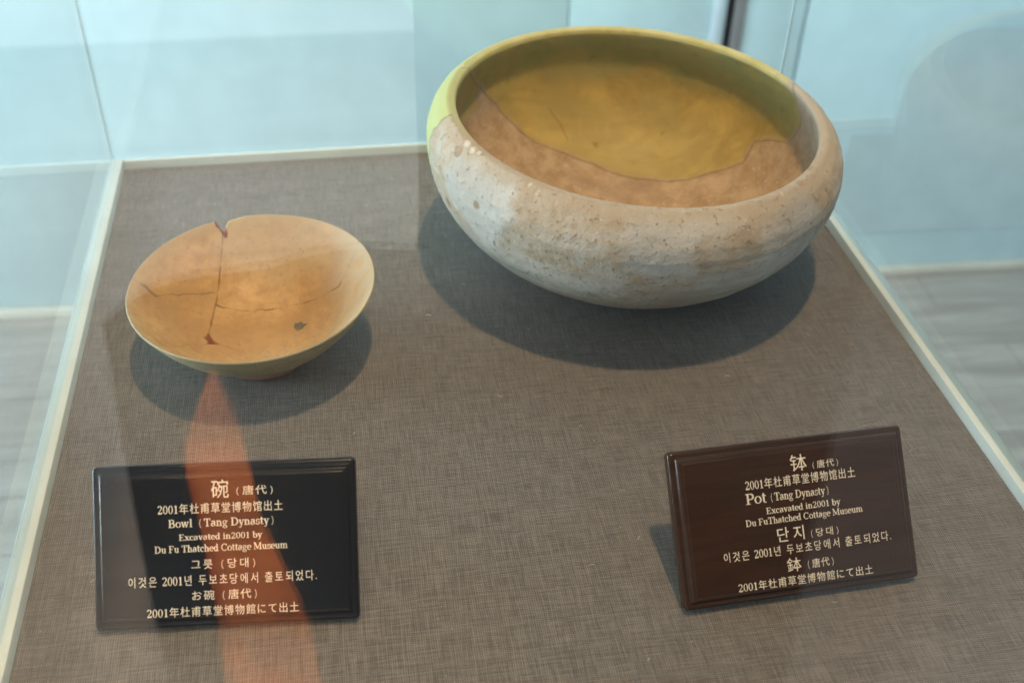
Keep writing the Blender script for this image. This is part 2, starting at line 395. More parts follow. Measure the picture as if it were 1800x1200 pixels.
# ---------------- bowl
def lathe(V, no, ni, na):
    po = resample(V['outer'], no); pi_ = resample(V['inner'], ni)
    a = po[-1]; b = pi_[0]                                           # rounded lip between outside and inside
    m = (a+b)/2; lip = []
    prof = np.vstack([po, [m+np.array([.0002, .0012*(1 if V is POT else .8)])], pi_])
    th = np.linspace(0, 2*np.pi, na, endpoint=False)
    return prof, th, no
def build_bowl():
    V = BOWL; na = 1000; prof, th, no = lathe(V, 150, 210, na)
    R = np.repeat(prof[:, 0:1], na, 1).copy(); Z = np.repeat(prof[:, 1:2], na, 1).copy(); T = np.repeat(th[None], len(prof), 0)
    isin = (np.arange(len(prof)) > no)[:, None] & np.ones_like(R, bool); deg = np.degrees(T)
    # broken rim beside the repaired notch, small nicks elsewhere
    chip = np.zeros_like(R)
    drop = np.interp(deg, [90, 94, 103.5, 106.2, 107.4, 109.8, 110.8], [0, .0010, .0050, .0150, .0150, .0012, 0])+.0012*(fbm(deg*1.3, deg*0, 13)-.5)*((deg > 92) & (deg < 110))
    drop = np.maximum(drop, np.interp(deg, [25, 26, 27.5], [0, .002, 0])); drop = np.maximum(drop, np.interp(deg, [167.4, 168.3, 169], [0, .0016, 0]))
    drop = np.maximum(drop, np.interp(deg, [214.2, 215, 216], [0, .0022, 0])); drop = np.maximum(drop, np.interp(deg, [272.4, 273, 273.6], [0, .0016, 0]))
    drop = np.maximum(drop, .0022*(fbm(deg*.35, deg*0, 3)-.42).clip(0))
    zl = .1212-drop; hi = (Z > zl) & (drop > .0003)
    ro = np.interp(zl, np.maximum.accumulate(prof[20:no, 1]), prof[20:no, 0]); pin = prof[no+1:][::-1]; ri = np.interp(zl, pin[:, 1], pin[:, 0])
    R = np.where(hi, np.where(isin, np.minimum(np.maximum(ri, R*0+ri), ro), ro), R); Z = np.where(hi, zl, Z)
    chip = np.maximum(chip, np.where((deg > 105.2) & (deg < 111) & (Z > zl-.0045-.003*fbm(deg*2, Z*300, 4)) & (drop > .0006), 1., 0))
    X = R*np.cos(T); Y = R*np.sin(T)
    pr = lambda d, r=.30: (r*math.cos(math.radians(d)), r*math.sin(math.radians(d)))
    vert = [pr(107), pr(107, .163), (-.0473, .1452), (-.0498, .1306), (-.0548, .1044), (-.0593, .0790), (-.0624, .0613), (-.0656, .0411), (-.0696, .0134), (-.0717, .0020)]
    left = [pr(168), (-.1606, .0342), (-.1529, .0335), (-.1356, .0298), (-.1218, .0451), (-.0930, .0646), (-.0673, .0767), (-.0593, .0790)]
    right = [(-.0624, .0613), (-.0464, .0604), (-.0190, .0568), (-.0077, .0570), (.0236, .0570), (.0527, .0543), (.0821, .0484), (.1150, .0412), (.1334, .055), (.1451, .0715), pr(26)]
    hole = [(-.0768, -.0040), (-.0712, .0020), (-.0698, .0085), (-.0672, .0005), (-.0630, -.0072), (-.0545, -.0140), (-.0625, -.0160), (-.0710, -.0182), (-.0702, -.0105)]
    below = [(-.0560, -.0135), (-.0307, -.0272), (-.006, -.066), (.003, -.115), pr(273)]
    bleft = [(-.0710, -.0182), (-.0935, -.0368), (-.1114, -.0762), pr(215)]
    stain = [(.0488, .0200), (.0530, .0185), (.0574, .0202), (.0600, .0150), (.0660, .0115), (.0605, .0085), (.0586, .0050), (.0515, .0038), (.0498, .0085), (.0478, .0119)]
    RL = lambda q, s: rough_line(q, .0006, .006, s)
    vert, left, right, below, bleft = RL(vert, 1), RL(left, 2), RL(right, 3), RL(below, 4), RL(bleft, 5)
    crack = np.zeros_like(R)
    mod = .5+1.9*(fbm(X*70, Y*70, 5)-.40)
    for q, s, w in ((vert, 1., .00082), (left, .8, .0007), (right, np.where((X > .118), .2, 1.), .00082), (below, .45, .0006), (bleft, .32, .0006)):
        crack = np.maximum(crack, s*np.exp(-(polydist(X, Y, q)/(w*np.clip(.55+.8*mod, .5, 1.4)))**2)*np.clip(mod, .25, 1))
    # chipped flake beside the left joint
    fl = inside(X+.002*(fbm(X*200, Y*200, 3)-.5), Y+.002*(fbm(X*200, Y*200, 4)-.5), [(-.1545, .0345), (-.1356, .0285), (-.1325, .0335), (-.1400, .0350), (-.1480, .0385)]) & isin
    hol = inside(X, Y, hole) & isin
    chip = np.where(hol, 1., chip); crack = np.where(fl, np.maximum(crack, .55), crack)
    stn = np.clip(1.4-polydist(X, Y, stain+stain[:1])/.0012, 0, 1)*.7*isin; stn = np.where(inside(X, Y, stain) & isin, 1, stn)
    # displacement (downwards on the inside)
    d = .0016*crack+.0045*hol
    wav = .0011*(fbm(X*14, Y*14, 9)-.5)+.0009*(fbm(T*3+5, Z*90, 4)-.5)
    Z = Z-np.where(isin, d, 0)
    grow = np.clip(Z/V['h'], 0, 1.1)
    R2 = R+np.where(isin, 0, -.9*d*(Z > .015))+wav*(Z > .004)*np.clip(R/.05, 0, 1)
    rings = .0003*np.sin(Z*560)*(~isin)*(Z > .02); R2 = R2+rings
    X2 = R2*np.cos(T); Y2 = R2*np.sin(T)
    Z2 = Z+(V['tx']*X2+V['ty']*Y2)*grow + .0012*np.sin(3*T+1)*grow**3
    verts = np.stack([X2, Y2, Z2], -1).reshape(-1, 3)*S
    quads = lathe_quads(len(prof), na)
    # which sherd
    lab = np.full(X.shape, 4)
    far = lambda a, b: [pr(x) for x in np.arange(a, b, 4.)]
    A = vert[:vert.index((-.0593, .0790))+1]+[(-.0624, .0613)]+right+far(27, 107)
    Bp = left+vert[:vert.index((-.0593, .0790))+1][::-1]+far(108, 168)
    Cp = left[::-1]+far(215, 168) + left[:1]
    Cp = left+vert[vert.index((-.0593, .0790)):]+[(-.0768, -.0040), (-.0710, -.0182)]+bleft+[pr(x) for x in np.arange(214, 168, -4.)]
    Dp = right+[pr(x) for x in np.arange(25, -87, -4.)]+below[::-1]+[(-.0698, .0085)]+vert[vert.index((-.0624, .0613)):][::-1]
    for k, q in enumerate((A, Bp, Cp, Dp)): lab[inside(X, Y, q)] = k
    fl_ = lab.reshape(-1)[quads[:, 0]]
    edge = .75*np.clip((R-.146)/.02, 0, 1)**1.5*isin + np.clip((Z-.108)/.01, 0, 1)*(~isin)
    pale = np.clip((R-.095)/.05, 0, 1)*isin*np.clip((np.cos(T-math.radians(-8))-.55)/.3, 0, 1)
    foot = ((~isin) & (Z < .0150)).astype(float)
    foot = np.maximum(foot, (~isin)*np.clip((.034-Z+.03*(fbm(T*4, Z*20, 8)-.5))/.006, 0, 1)*np.clip((np.cos(T-math.radians(300))-.5)/.2, 0, 1))
    at = dict(crack=crack, chip=chip, stain=stn, edge=edge, outside=(~isin)*1., foot=foot, pale=pale)
    root = empty('bowl', (V['c'][0]*S, V['c'][1]*S, 0.0004))
    tag(root, 'small ochre pottery bowl mended from sherds, cracked and notched at the rim', 'bowl')
    m = bowl_mat()
    split_objects(root, verts, quads, fl_, ['sherd']*5, [m]*5, {k: v.reshape(-1).astype(float) for k, v in at.items()}, [None]*5)
build_bowl()

# ---------------- pot
def build_pot():
    V = POT; na = 1100; prof, th, no = lathe(V, 260, 330, na)
    R = np.repeat(prof[:, 0:1], na, 1).copy(); Z = np.repeat(prof[:, 1:2], na, 1).copy(); T = np.repeat(th[None], len(prof), 0)
    isin = (np.arange(len(prof)) > no)[:, None] & np.ones_like(R, bool); deg = np.degrees(T)
    # unrolled coordinates of the inside: arc length from the middle of the floor
    pin = prof[no+1:][::-1]; sl = np.r_[0, np.cumsum(np.linalg.norm(np.diff(pin, axis=0), axis=1))]; smax = sl[-1]
    kb = int(np.argmax(pin[:, 0])); sb = sl[kb]
    s_of_r = lambda r: np.interp(r, pin[:kb+1, 0], sl[:kb+1])
    sarr = np.zeros(len(prof)); sarr[no+1:] = sl[::-1]; SS = np.repeat(sarr[:, None], na, 1); SS[~isin] = 9
    U, W = SS*np.cos(T), SS*np.sin(T)
    def un(x, y): r = math.hypot(x, y); s = float(s_of_r(r)); return (x/r*s, y/r*s)
    pl = lambda d, s: (s*math.cos(math.radians(d)), s*math.sin(math.radians(d)))
    floorp = [(-.1755, .2075), (-.1461, .2066), (-.1172, .1996), (-.0627, .1916), (-.0138, .1759), (.0171, .1584), (.0559, .1402), (.0944, .1245), (.1326, .1115), (.1713, .1052), (.2173, .0885), (.2263, .0957), (.237, .1047), (.2566, .0782), (.268, .0480)]
    line = [pl(152, smax), pl(147, (smax+sb)/2+.01), pl(138, sb+.01)]+[un(*q) for q in floorp]+[pl(6, sb+.012), pl(5, sb+.035), pl(9, sb+.062), pl(13.5, smax)]
    line = rough_line(line, .0008, .012, 11)
    ring = [pl(13.5, smax+.2)]+[pl(x, smax+.2) for x in np.arange(15, 152, 4.)]+[pl(152, smax+.2)]
    gin = inside(U, W, line+ring)
    crack = np.where(isin, np.exp(-(polydist(U, W, line)/.0014)**2), 0)*np.clip(.45+1.1*(fbm(U*40, W*40, 2)-.25), .2, 1)
    c2 = rough_line([un(-.0787, .2442), un(-.0609, .2316), un(-.0506, .2136)], .001, .01, 3)
    crack = np.maximum(crack, .5*np.exp(-(polydist(U, W, c2)/.0016)**2)*isin)
    wob = 3*(fbm(Z*60, T*0, 6)-.5)
    lipz = (~isin) & (Z > .10) | (isin & (SS > smax-.012))
    gout = ((deg+wob > 14) & (deg+wob*1.5 < 182.5) & lipz)
    crack = np.maximum(crack, np.where(~isin & (Z > .17), .7*np.exp(-((deg+wob*1.5-182.5)/.35)**2), 0))
    lab = (gin & (SS <= smax-.012) | gout).astype(int)
    soft_in = np.clip(.25+polydist(U, W, line)/.012+1.1*(fbm(U*90, W*90, 41)-.5), 0, 1)
    g = np.where(isin & (SS < smax-.012), gin*soft_in, gout*1.)
    # glaze thins out and runs past the join on the rim to the right, and stains the clay on the left
    soft = np.clip((deg-4+10*(fbm(T*14, Z*70, 3)-.5))/9, 0, 1)*np.clip((184-deg)/.6, 0, 1)
    g = np.where(isin & (SS < smax-.012), g, np.maximum(g*np.clip((deg-9+14*(fbm(T*14, Z*70, 3)-.5))/12, 0, 1), 0))
    lstain = isin & (~gin) & (deg > 140) & (deg < 205) & (SS > sb-.03)
    g = np.where(lstain, .85*np.clip((205-deg)/25, 0, 1)*np.clip((SS-sb+.03)/.02, 0, 1), g)
    # lime chips on the rim, left
    chip = np.zeros_like(R)
    for dg, zz, rr in ((200, .2655, .006), (203.5, .262, .0045), (206, .264, .003), (226, .2625, .0022), (229, .259, .003), (150, .265, .0025), (60, .266, .002), (300, .2645, .002)):
        rp = np.interp(zz, prof[no-40:no, 1], prof[no-40:no, 0]); X0 = rp*math.radians(1)
        dd = np.hypot((deg-dg)*X0, (Z-zz)*1.3)+.003*(fbm(deg*1.2, Z*500, 5)-.5)
        chip = np.maximum(chip, ((dd < rr) & ~isin)*1.)
    wav = .0030*(fbm(T*2.2+3, Z*14, 9)-.5)+.0016*(fbm(T*14, Z*60, 4)-.5)
    pits = fbm(T*70, Z*260, 21, 3); pit = np.clip((pits-.64)/.06, 0, 1)*.0008*(~isin)*(1-g)
    warp = .00022*np.sin(Z*330+6*fbm(T*1.5, Z*9, 5)+2*fbm(T*2, Z*5, 2))*(~isin)*np.clip((Z-.03)/.05, 0, 1)*np.clip((.26-Z)/.03, 0, 1)
    lipk = np.clip(np.abs(Z-.268)/.012, .25, 1)
    R2 = R+(wav*lipk+warp-pit-.0012*chip)*np.clip(R/.09, 0, 1)*(Z > .002)
    Zd = Z-np.where(isin, .0014*crack*(SS < sb), 0)-.0006*chip + np.where(isin & (SS < sb), .0022*(fbm(U*16, W*16, 31)-.5), 0)
    grow = np.clip(Z/V['h'], 0, 1.1)
    X2, Y2 = R2*np.cos(T), R2*np.sin(T)
    Z2 = Zd+(V['tx']*X2+V['ty']*Y2)*grow+.0012*np.sin(2*T+.6)*grow**3
    verts = np.stack([X2, Y2, Z2], -1).reshape(-1, 3)*S
    quads = lathe_quads(len(prof), na)
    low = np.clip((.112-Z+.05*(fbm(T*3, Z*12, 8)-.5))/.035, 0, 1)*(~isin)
    band = np.exp(-((Z-.118-.03*(fbm(T*2.5, Z*0, 12)-.5))/.02)**2)*(~isin)*np.clip(.3+1.6*(fbm(T*3, Z*20, 14)-.2), 0, 1)
    tan = np.clip((fbm(T*2.6+1.3, Z*9, 15)-.40)/.12, 0, 1)*np.clip((Z-.13)/.04, 0, 1)*(~isin)
    edge = np.clip((Z-.248)/.012, 0, 1)
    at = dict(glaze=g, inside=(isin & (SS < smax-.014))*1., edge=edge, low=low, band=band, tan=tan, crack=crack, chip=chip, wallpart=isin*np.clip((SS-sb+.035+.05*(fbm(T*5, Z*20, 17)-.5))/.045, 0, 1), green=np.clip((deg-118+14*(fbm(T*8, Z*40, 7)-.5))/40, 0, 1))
    root = empty('pot', (V['c'][0]*S, V['c'][1]*S, 0.0003))
    tag(root, 'large round incurved clay pot with green glazed back rim and inside', 'pot')
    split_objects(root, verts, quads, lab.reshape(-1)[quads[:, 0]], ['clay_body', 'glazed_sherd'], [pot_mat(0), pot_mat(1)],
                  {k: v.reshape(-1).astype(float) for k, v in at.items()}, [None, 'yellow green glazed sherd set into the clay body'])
build_pot()

# ------------------------------------------------------------------ lettering
def ribbon(pts, ws):
    pts = np.array(pts, float); n = len(pts); t = np.gradient(pts, axis=0) if n > 2 else np.repeat((pts[1:]-pts[:1]), n, 0)
    t /= np.linalg.norm(t, axis=1)[:, None]+1e-9; nn = np.stack([-t[:, 1], t[:, 0]], -1); w = np.broadcast_to(np.array(ws, float), (n,))[:, None]/2
    V = np.vstack([pts+nn*w, pts-nn*w]); return V, [(i, i+1, n+i+1, n+i) for i in range(n-1)]
def stem(x, y0, y1, w=.125): return ribbon([(x, y0), (x, y1)], w)
def bar(x0, x1, y, w=.055): return ribbon([(x0, y), (x1, y)], w)
def line(x0, y0, x1, y1, w): return ribbon([(x0, y0), (x1, y1)], w)
def arc(cx, cy, rx, ry, a0, a1, thick=.125, thin=.055, n=14):
    a = np.radians(np.linspace(a0, a1, n)); return ribbon(np.stack([cx+rx*np.cos(a), cy+ry*np.sin(a)], -1), thin+(thick-thin)*np.abs(np.cos(a))**1.3)
def glyphs():
    xh, cap, asc = .46, .67, .69; G = {}
    sf = lambda x, y, w=.22: bar(x-w/2, x+w/2, y)
    flag = lambda x, y: line(x-.12, y-.035, x, y-.005, .055)
    G['B'] = (.66, [stem(.17, 0, cap), bar(.04, .36, .02), bar(.04, .36, cap-.02), bar(.17, .36, .355), arc(.34, .51, .165, .155, 90, -90), arc(.36, .185, .2, .165, 90, -90)])
    G['C'] = (.69, [arc(.37, .335, .28, .325, 48, 318, .11), stem(.6, .47, .67, .06)])
    G['D'] = (.73, [stem(.17, 0, cap), bar(.04, .32, .02), bar(.04, .32, cap-.02), arc(.31, .335, .32, .315, 90, -90, .115)])
    G['E'] = (.63, [stem(.17, 0, cap), bar(.04, .56, .02), bar(.04, .54, cap-.02), bar(.17, .40, .35), stem(.55, .02, .17, .055), stem(.53, .52, .65, .055), stem(.40, .28, .42, .055)])
    G['F'] = (.59, [stem(.17, 0, cap), sf(.17, .02, .3), bar(.04, .54, cap-.02), bar(.17, .40, .34), stem(.53, .50, .65, .055), stem(.40, .27, .41, .055)])
    G['M'] = (.92, [stem(.14, 0, cap, .05), stem(.76, 0, cap), line(.16, cap, .45, .06, .125), line(.45, .06, .74, cap, .06), sf(.14, .02), sf(.76, .02, .3), bar(.03, .2, cap-.02), bar(.72, .89, cap-.02)])
    G['P'] = (.60, [stem(.17, 0, cap), sf(.17, .02, .3), bar(.04, .34, cap-.02), bar(.17, .34, .3), arc(.33, .475, .2, .175, 90, -90)])
    G['T'] = (.64, [stem(.32, 0, cap), sf(.32, .02, .3), bar(.04, .60, cap-.02), stem(.055, .48, .65, .06), stem(.585, .48, .65, .06)])
    G['a'] = (.47, [stem(.33, .07, .33, .12), arc(.22, .33, .125, .11, 0, 165, .12), arc(.19, .135, .13, .125, 60, 300, .12), line(.25, .245, .33, .28, .055), line(.33, .07, .44, .04, .05)])
    G['b'] = (.53, [stem(.13, .02, asc, .12), flag(.14, asc), arc(.28, .225, .17, .22, 140, -140, .125)])
    G['c'] = (.45, [arc(.25, .225, .19, .215, 55, 310, .12), line(.33, .39, .41, .32, .11)])
    G['d'] = (.55, [stem(.38, .02, asc, .12), flag(.39, asc), bar(.38, .51, .025), arc(.24, .225, .17, .22, 40, 320, .125)])
    G['e'] = (.46, [arc(.24, .225, .19, .215, 2, 310, .12), bar(.08, .42, .25)])
    G['g'] = (.50, [arc(.21, .3, .14, .14, 0, 360, .09, .04, 20), arc(.23, -.09, .19, .095, 0, 360, .06, .05, 20), bar(.14, .37, .035, .06), line(.14, .16, .1, .05, .06), bar(.32, .49, .4, .05)])
    G['h'] = (.56, [stem(.13, 0, asc, .12), flag(.14, asc), sf(.14, .02, .24), arc(.28, .3, .13, .14, 150, 0, .11), stem(.41, 0, .31, .12), sf(.41, .02, .24)])
    G['i'] = (.29, [stem(.145, 0, xh, .12), flag(.15, xh), sf(.145, .02, .24), stem(.14, .56, .67, .11)])
    G['l'] = (.29, [stem(.145, 0, asc, .12), flag(.15, asc), sf(.145, .02, .24)])
    G['m'] = (.84, [stem(.13, 0, xh, .12), flag(.14, xh), sf(.14, .02, .23), arc(.27, .3, .13, .14, 150, 0, .11), stem(.41, 0, .31, .12), sf(.41, .02, .23), arc(.55, .3, .13, .14, 150, 0, .11), stem(.69, 0, .31, .12), sf(.69, .02, .23)])
    G['n'] = (.56, [stem(.13, 0, xh, .12), flag(.14, xh), sf(.14, .02, .24), arc(.28, .3, .13, .14, 150, 0, .11), stem(.41, 0, .31, .12), sf(.41, .02, .24)])
    G['o'] = (.50, [arc(.25, .225, .19, .215, 0, 360, .11, .04, 22)])
    G['s'] = (.40, [arc(.2, .335, .125, .11, 30, 250, .08, .06), arc(.2, .12, .135, .11, 70, -150, .08, .06), stem(.335, .31, .44, .055), stem(.06, .02, .14, .055)])
    G['t'] = (.33, [stem(.145, .07, .6, .12), bar(.02, .31, xh-.02), arc(.235, .1, .09, .085, 180, 310, .09, .05)])
    G['u'] = (.56, [stem(.14, .13, xh, .12), bar(.03, .14, xh-.02), arc(.27, .16, .13, .14, 180, 330, .11), stem(.41, 0, xh, .12), bar(.3, .41, xh-.02), bar(.41, .53, .025)])
    G['v'] = (.49, [line(.09, xh, .25, .0, .12), line(.25, .0, .4, xh, .06), bar(.0, .21, xh-.02), bar(.3, .49, xh-.02)])
    G['w'] = (.73, [line(.09, xh, .23, .0, .12), line(.23, .0, .36, xh, .06), line(.34, xh, .49, 0, .12), line(.49, 0, .63, xh, .06), bar(.0, .2, xh-.02), bar(.26, .44, xh-.02), bar(.53, .73, xh-.02)])
    G['x'] = (.49, [line(.08, xh, .4, .0, .12), line(.08, 0, .4, xh, .06), bar(.0, .2, xh-.02), bar(.3, .48, xh-.02), bar(0, .18, .02), bar(.29, .49, .02)])
    G['y'] = (.49, [line(.09, xh, .26, .0, .12), line(.41, xh, .2, -.17, .06), arc(.13, -.15, .07, .05, 0, -170, .06, .05), bar(.0, .21, xh-.02), bar(.31, .5, xh-.02)])
    G['0'] = (.5, [arc(.25, .33, .17, .325, 0, 360, .1, .04, 22)])
    G['1'] = (.5, [stem(.26, 0, .66, .12), sf(.26, .02, .28), line(.12, .56, .26, .64, .06)])
    G['2'] = (.5, [arc(.23, .48, .16, .17, 165, -25, .1, .05), line(.37, .41, .07, .05, .06), bar(.05, .42, .045, .11), stem(.43, .04, .15, .06)])
    return G
GL = glyphs(); CACHE = {}
def font_glyph(ch):
    if ch not in CACHE:
        cu = bpy.data.curves.new('g', 'FONT'); cu.body = ch; cu.resolution_u = 2; cu.offset = .002
        o = bpy.data.objects.new('g', cu); COL.objects.link(o); dg = bpy.context.evaluated_depsgraph_get()
        me = o.evaluated_get(dg).to_mesh(); V = np.array([v.co[:2] for v in me.vertices]).reshape(-1, 2); Fc = [tuple(f.vertices) for f in me.polygons]
        o.evaluated_get(dg).to_mesh_clear(); bpy.data.objects.remove(o); bpy.data.curves.remove(cu); CACHE[ch] = (V, Fc)
    return CACHE[ch]
def text_mesh(txt, u0, u1, v0, v1, name='text_line'):
    V, Fc, lay, x = [], [], [], 0.
    for ch in txt:
        if ch == ' ': x += .24 if txt.isascii() or 'Tang' in txt else .40; continue
        if ch in GL:
            adv, strokes = GL[ch]
            for k, (a, f) in enumerate(strokes):
                o = len(V); V += [(x+p[0], p[1], k*.00001) for p in a]; Fc += [tuple(i+o for i in q) for q in f]
            x += adv
        elif ch in '（）':
            cx = x+.82 if ch == '（' else x+.18; a0 = (125, 235) if ch == '（' else (55, -55)
            a, f = arc(cx+(.1 if ch == '（' else -.1), .27, .28, .46, a0[0], a0[1], .05, .035); o = len(V); V += [(p[0], p[1], 0) for p in a]; Fc += [tuple(i+o for i in q) for q in f]; x += 1.
        else:
            a, f = font_glyph(ch)
            if not len(a): x += .5; continue
            w = a[:, 0].max()+a[:, 0].min(); adv = .34 if ch == '.' else 1.0
            sc = .92; off = (adv-w*sc)/2 if ch != '.' else .02
            o = len(V); V += [(x+off+p[0]*sc, p[1]*sc, 0) for p in a]; Fc += [tuple(i+o for i in q) for q in f]; x += adv
    V = np.array(V); lo, hi = V.min(0), V.max(0)
    V[:, 0] = u0+(V[:, 0]-lo[0])/(hi[0]-lo[0])*(u1-u0); V[:, 1] = v0+(V[:, 1]-lo[1])/(hi[1]-lo[1])*(v1-v0)
    me = bpy.data.meshes.new(name); me.from_pydata([tuple(q) for q in V], [], Fc); me.update()
    return me

def lacquer(*tint):
    t = NT('dark_lacquered_wood'); g = t.noise(1, 6, .65, t.mapped((18, 160, 160)), 1.0); n = t.noise(60, 4); d = t.noise(900, 2)
    c = t.mix(t.ramp(g, .3, .72), tint[0], tint[1])
    c = t.mix(t.ramp(d, .73, .78, 0, .35), c, (.30, .27, .24))
    t.base(c); t.rough(t.ramp(n, .3, .7, .18, .27)); t.b.inputs['Specular IOR Level'].default_value = .32; t.b.inputs['Coat Weight'].default_value = .12; t.b.inputs['Coat Roughness'].default_value = .12
    t.bump(g, .00008, .5); return t
LACQ = [lacquer((.0055, .0058, .0090), (.0085, .0080, .0110)), lacquer((.032, .0160, .0100), (.046, .0215, .0125))]  # glass reflections partly put into the colour: bluish left, brown right
def ink():
    t = NT('cream_lettering'); n = t.noise(500, 3); t.base(t.mix(t.ramp(n, .3, .7), (.70, .62, .50), (.85, .78, .66))); t.rough(.5); return t
INK = ink()
PW, PH, PT = .2814*S, .1754*S, .020*S
def board_mesh():
    """stepped, rounded edge all round a raised field; origin bottom middle of the face plane"""
    ring = [(0.0012, -.0200), (0, -.0188), (0, -.0085), (.0006, -.0070), (.0018, -.0058), (.0034, -.0053), (.0056, -.0053), (.0064, -.0058), (.0072, -.0052), (.0082, -.0030), (.0098, -.0012), (.0112, -.0004), (.0124, -.0006), (.0130, -.0011), (.0138, -.0006), (.0150, 0)]
    bm = bmesh.new(); loops = []; rc = .0052
    for d, n in ring:
        d *= S; n *= S; r = max(.0008*S, rc*S-d*.6); w, h0, h1 = PW/2-d, d, PH-d; L = []
        for cx, cy, a in ((w-r, h0+r, -90), (w-r, h1-r, 0), (-w+r, h1-r, 90), (-w+r, h0+r, 180)):
            for k in range(5):
                q = math.radians(a+k*22.5); L.append(bm.verts.new((cx+r*math.cos(q), cy+r*math.sin(q), n)))
        loops.append(L)
    for A, B in zip(loops[:-1], loops[1:]):
        for i in range(len(A)): bm.faces.new((A[i], A[(i+1) % len(A)], B[(i+1) % len(A)], B[i]))
    bm.faces.new(loops[-1]); bm.faces.new(loops[0][::-1])
    bmesh.ops.recalc_face_normals(bm, faces=bm.faces)
    me = bpy.data.meshes.new('board'); bm.to_mesh(me); bm.free()
    for f in me.polygons: f.use_smooth = len(f.vertices) == 4
    return me
BOARD = board_mesh()
def plaque(x, y, phi, th, lines, label, LACQ):
    root = empty('label_plaque', (x*S, y*S, 0), phi); tag(root, label, 'label plaque', 'label plaques')
    z0 = PT*math.cos(th)+.0006
    def tilt(o, lift=0.): o.rotation_euler = (th, 0, 0); o.location = (0, -lift*math.sin(th), z0+lift*math.cos(th)); return o
    tilt(link('board', BOARD.copy(), LACQ, root))
    for txt, u0, u1, v0, v1 in lines:
        tilt(link('text_line', text_mesh(txt, u0*PW, u1*PW, v0*PH, v1*PH), INK, root), .00008)
    # easel strut behind the board
    hb = PH*.8; yb = hb*math.cos(th)+PT*math.sin(th); zb = z0+hb*math.sin(th)-PT*math.cos(th)
    bm = bmesh.new(); w = .012; ye = yb+.012
    P = [(yb, zb), (yb+.004, zb-.001), (ye+.004, .0004), (ye, .0004)]
    a = [bm.verts.new((-w, q[0], q[1])) for q in P]; b = [bm.verts.new((w, q[0], q[1])) for q in P]
    bm.faces.new(a[::-1]); bm.faces.new(b)
    for i in range(4): bm.faces.new((a[i], a[(i+1) % 4], b[(i+1) % 4], b[i]))
    bmesh.ops.recalc_face_normals(bm, faces=bm.faces)
    me = bpy.data.meshes.new('strut'); bm.to_mesh(me); bm.free(); link('strut', me, LACQ, root)
LT = [('碗', -0.049, 0.017, 0.786, 0.899), ('（唐代）', 0.047, 0.183, 0.797, 0.857), ('2001年杜甫草堂博物馆出土', -0.251, 0.220, 0.696, 0.760),
      ('Bowl（Tang Dynasty）', -0.212, 0.183, 0.600, 0.667), ('Excavated in2001 by', -0.174, 0.140, 0.523, 0.575), ('Du Fu Thatched Cottage Museum', -0.266, 0.234, 0.450, 0.508),
      ('그릇（당대）', -0.131, 0.109, 0.353, 0.415), ('이것은 2001년 두보초당에서 출토되었다.', -0.367, 0.342, 0.258, 0.323), ('お碗（唐代）', -0.131, 0.112, 0.163, 0.227),
      ('2001年杜甫草堂博物館にて出土', -0.301, 0.270, 0.069, 0.131)]
RT = [('钵', -0.003, 0.066, 0.788, 0.894), ('（唐代）', 0.091, 0.200, 0.788, 0.842), ('2001年杜甫草堂博物馆出土', -0.201, 0.267, 0.703, 0.770), ('Pot', -0.206, -0.120, 0.615, 0.684),
      ('（Tang Dynasty）', -0.100, 0.144, 0.603, 0.670), ('Excavated in2001 by', -0.126, 0.190, 0.528, 0.583), ('Du FuThatched Cottage Museum', -0.217, 0.280, 0.464, 0.521),
      ('단지', -0.092, 0.021, 0.352, 0.444), ('（당대）', 0.050, 0.166, 0.354, 0.409), ('이것은 2001년 두보초당에서 출토되었다.', -0.324, 0.388, 0.269, 0.333), ('鉢', -0.066, -0.007, 0.157, 0.245),
      ('（唐代）', 0.021, 0.130, 0.160, 0.222), ('2001年杜甫草堂博物館にて出土', -0.278, 0.293, 0.072, 0.133)]
plaque(-.1649, .7647, -.0797, .8787, LT, 'near black lettered plaque in front of the small bowl', LACQ[0])
plaque(.4723, .7172, .0330, .8381, RT, 'dark brown lettered plaque in front of the large pot', LACQ[1])

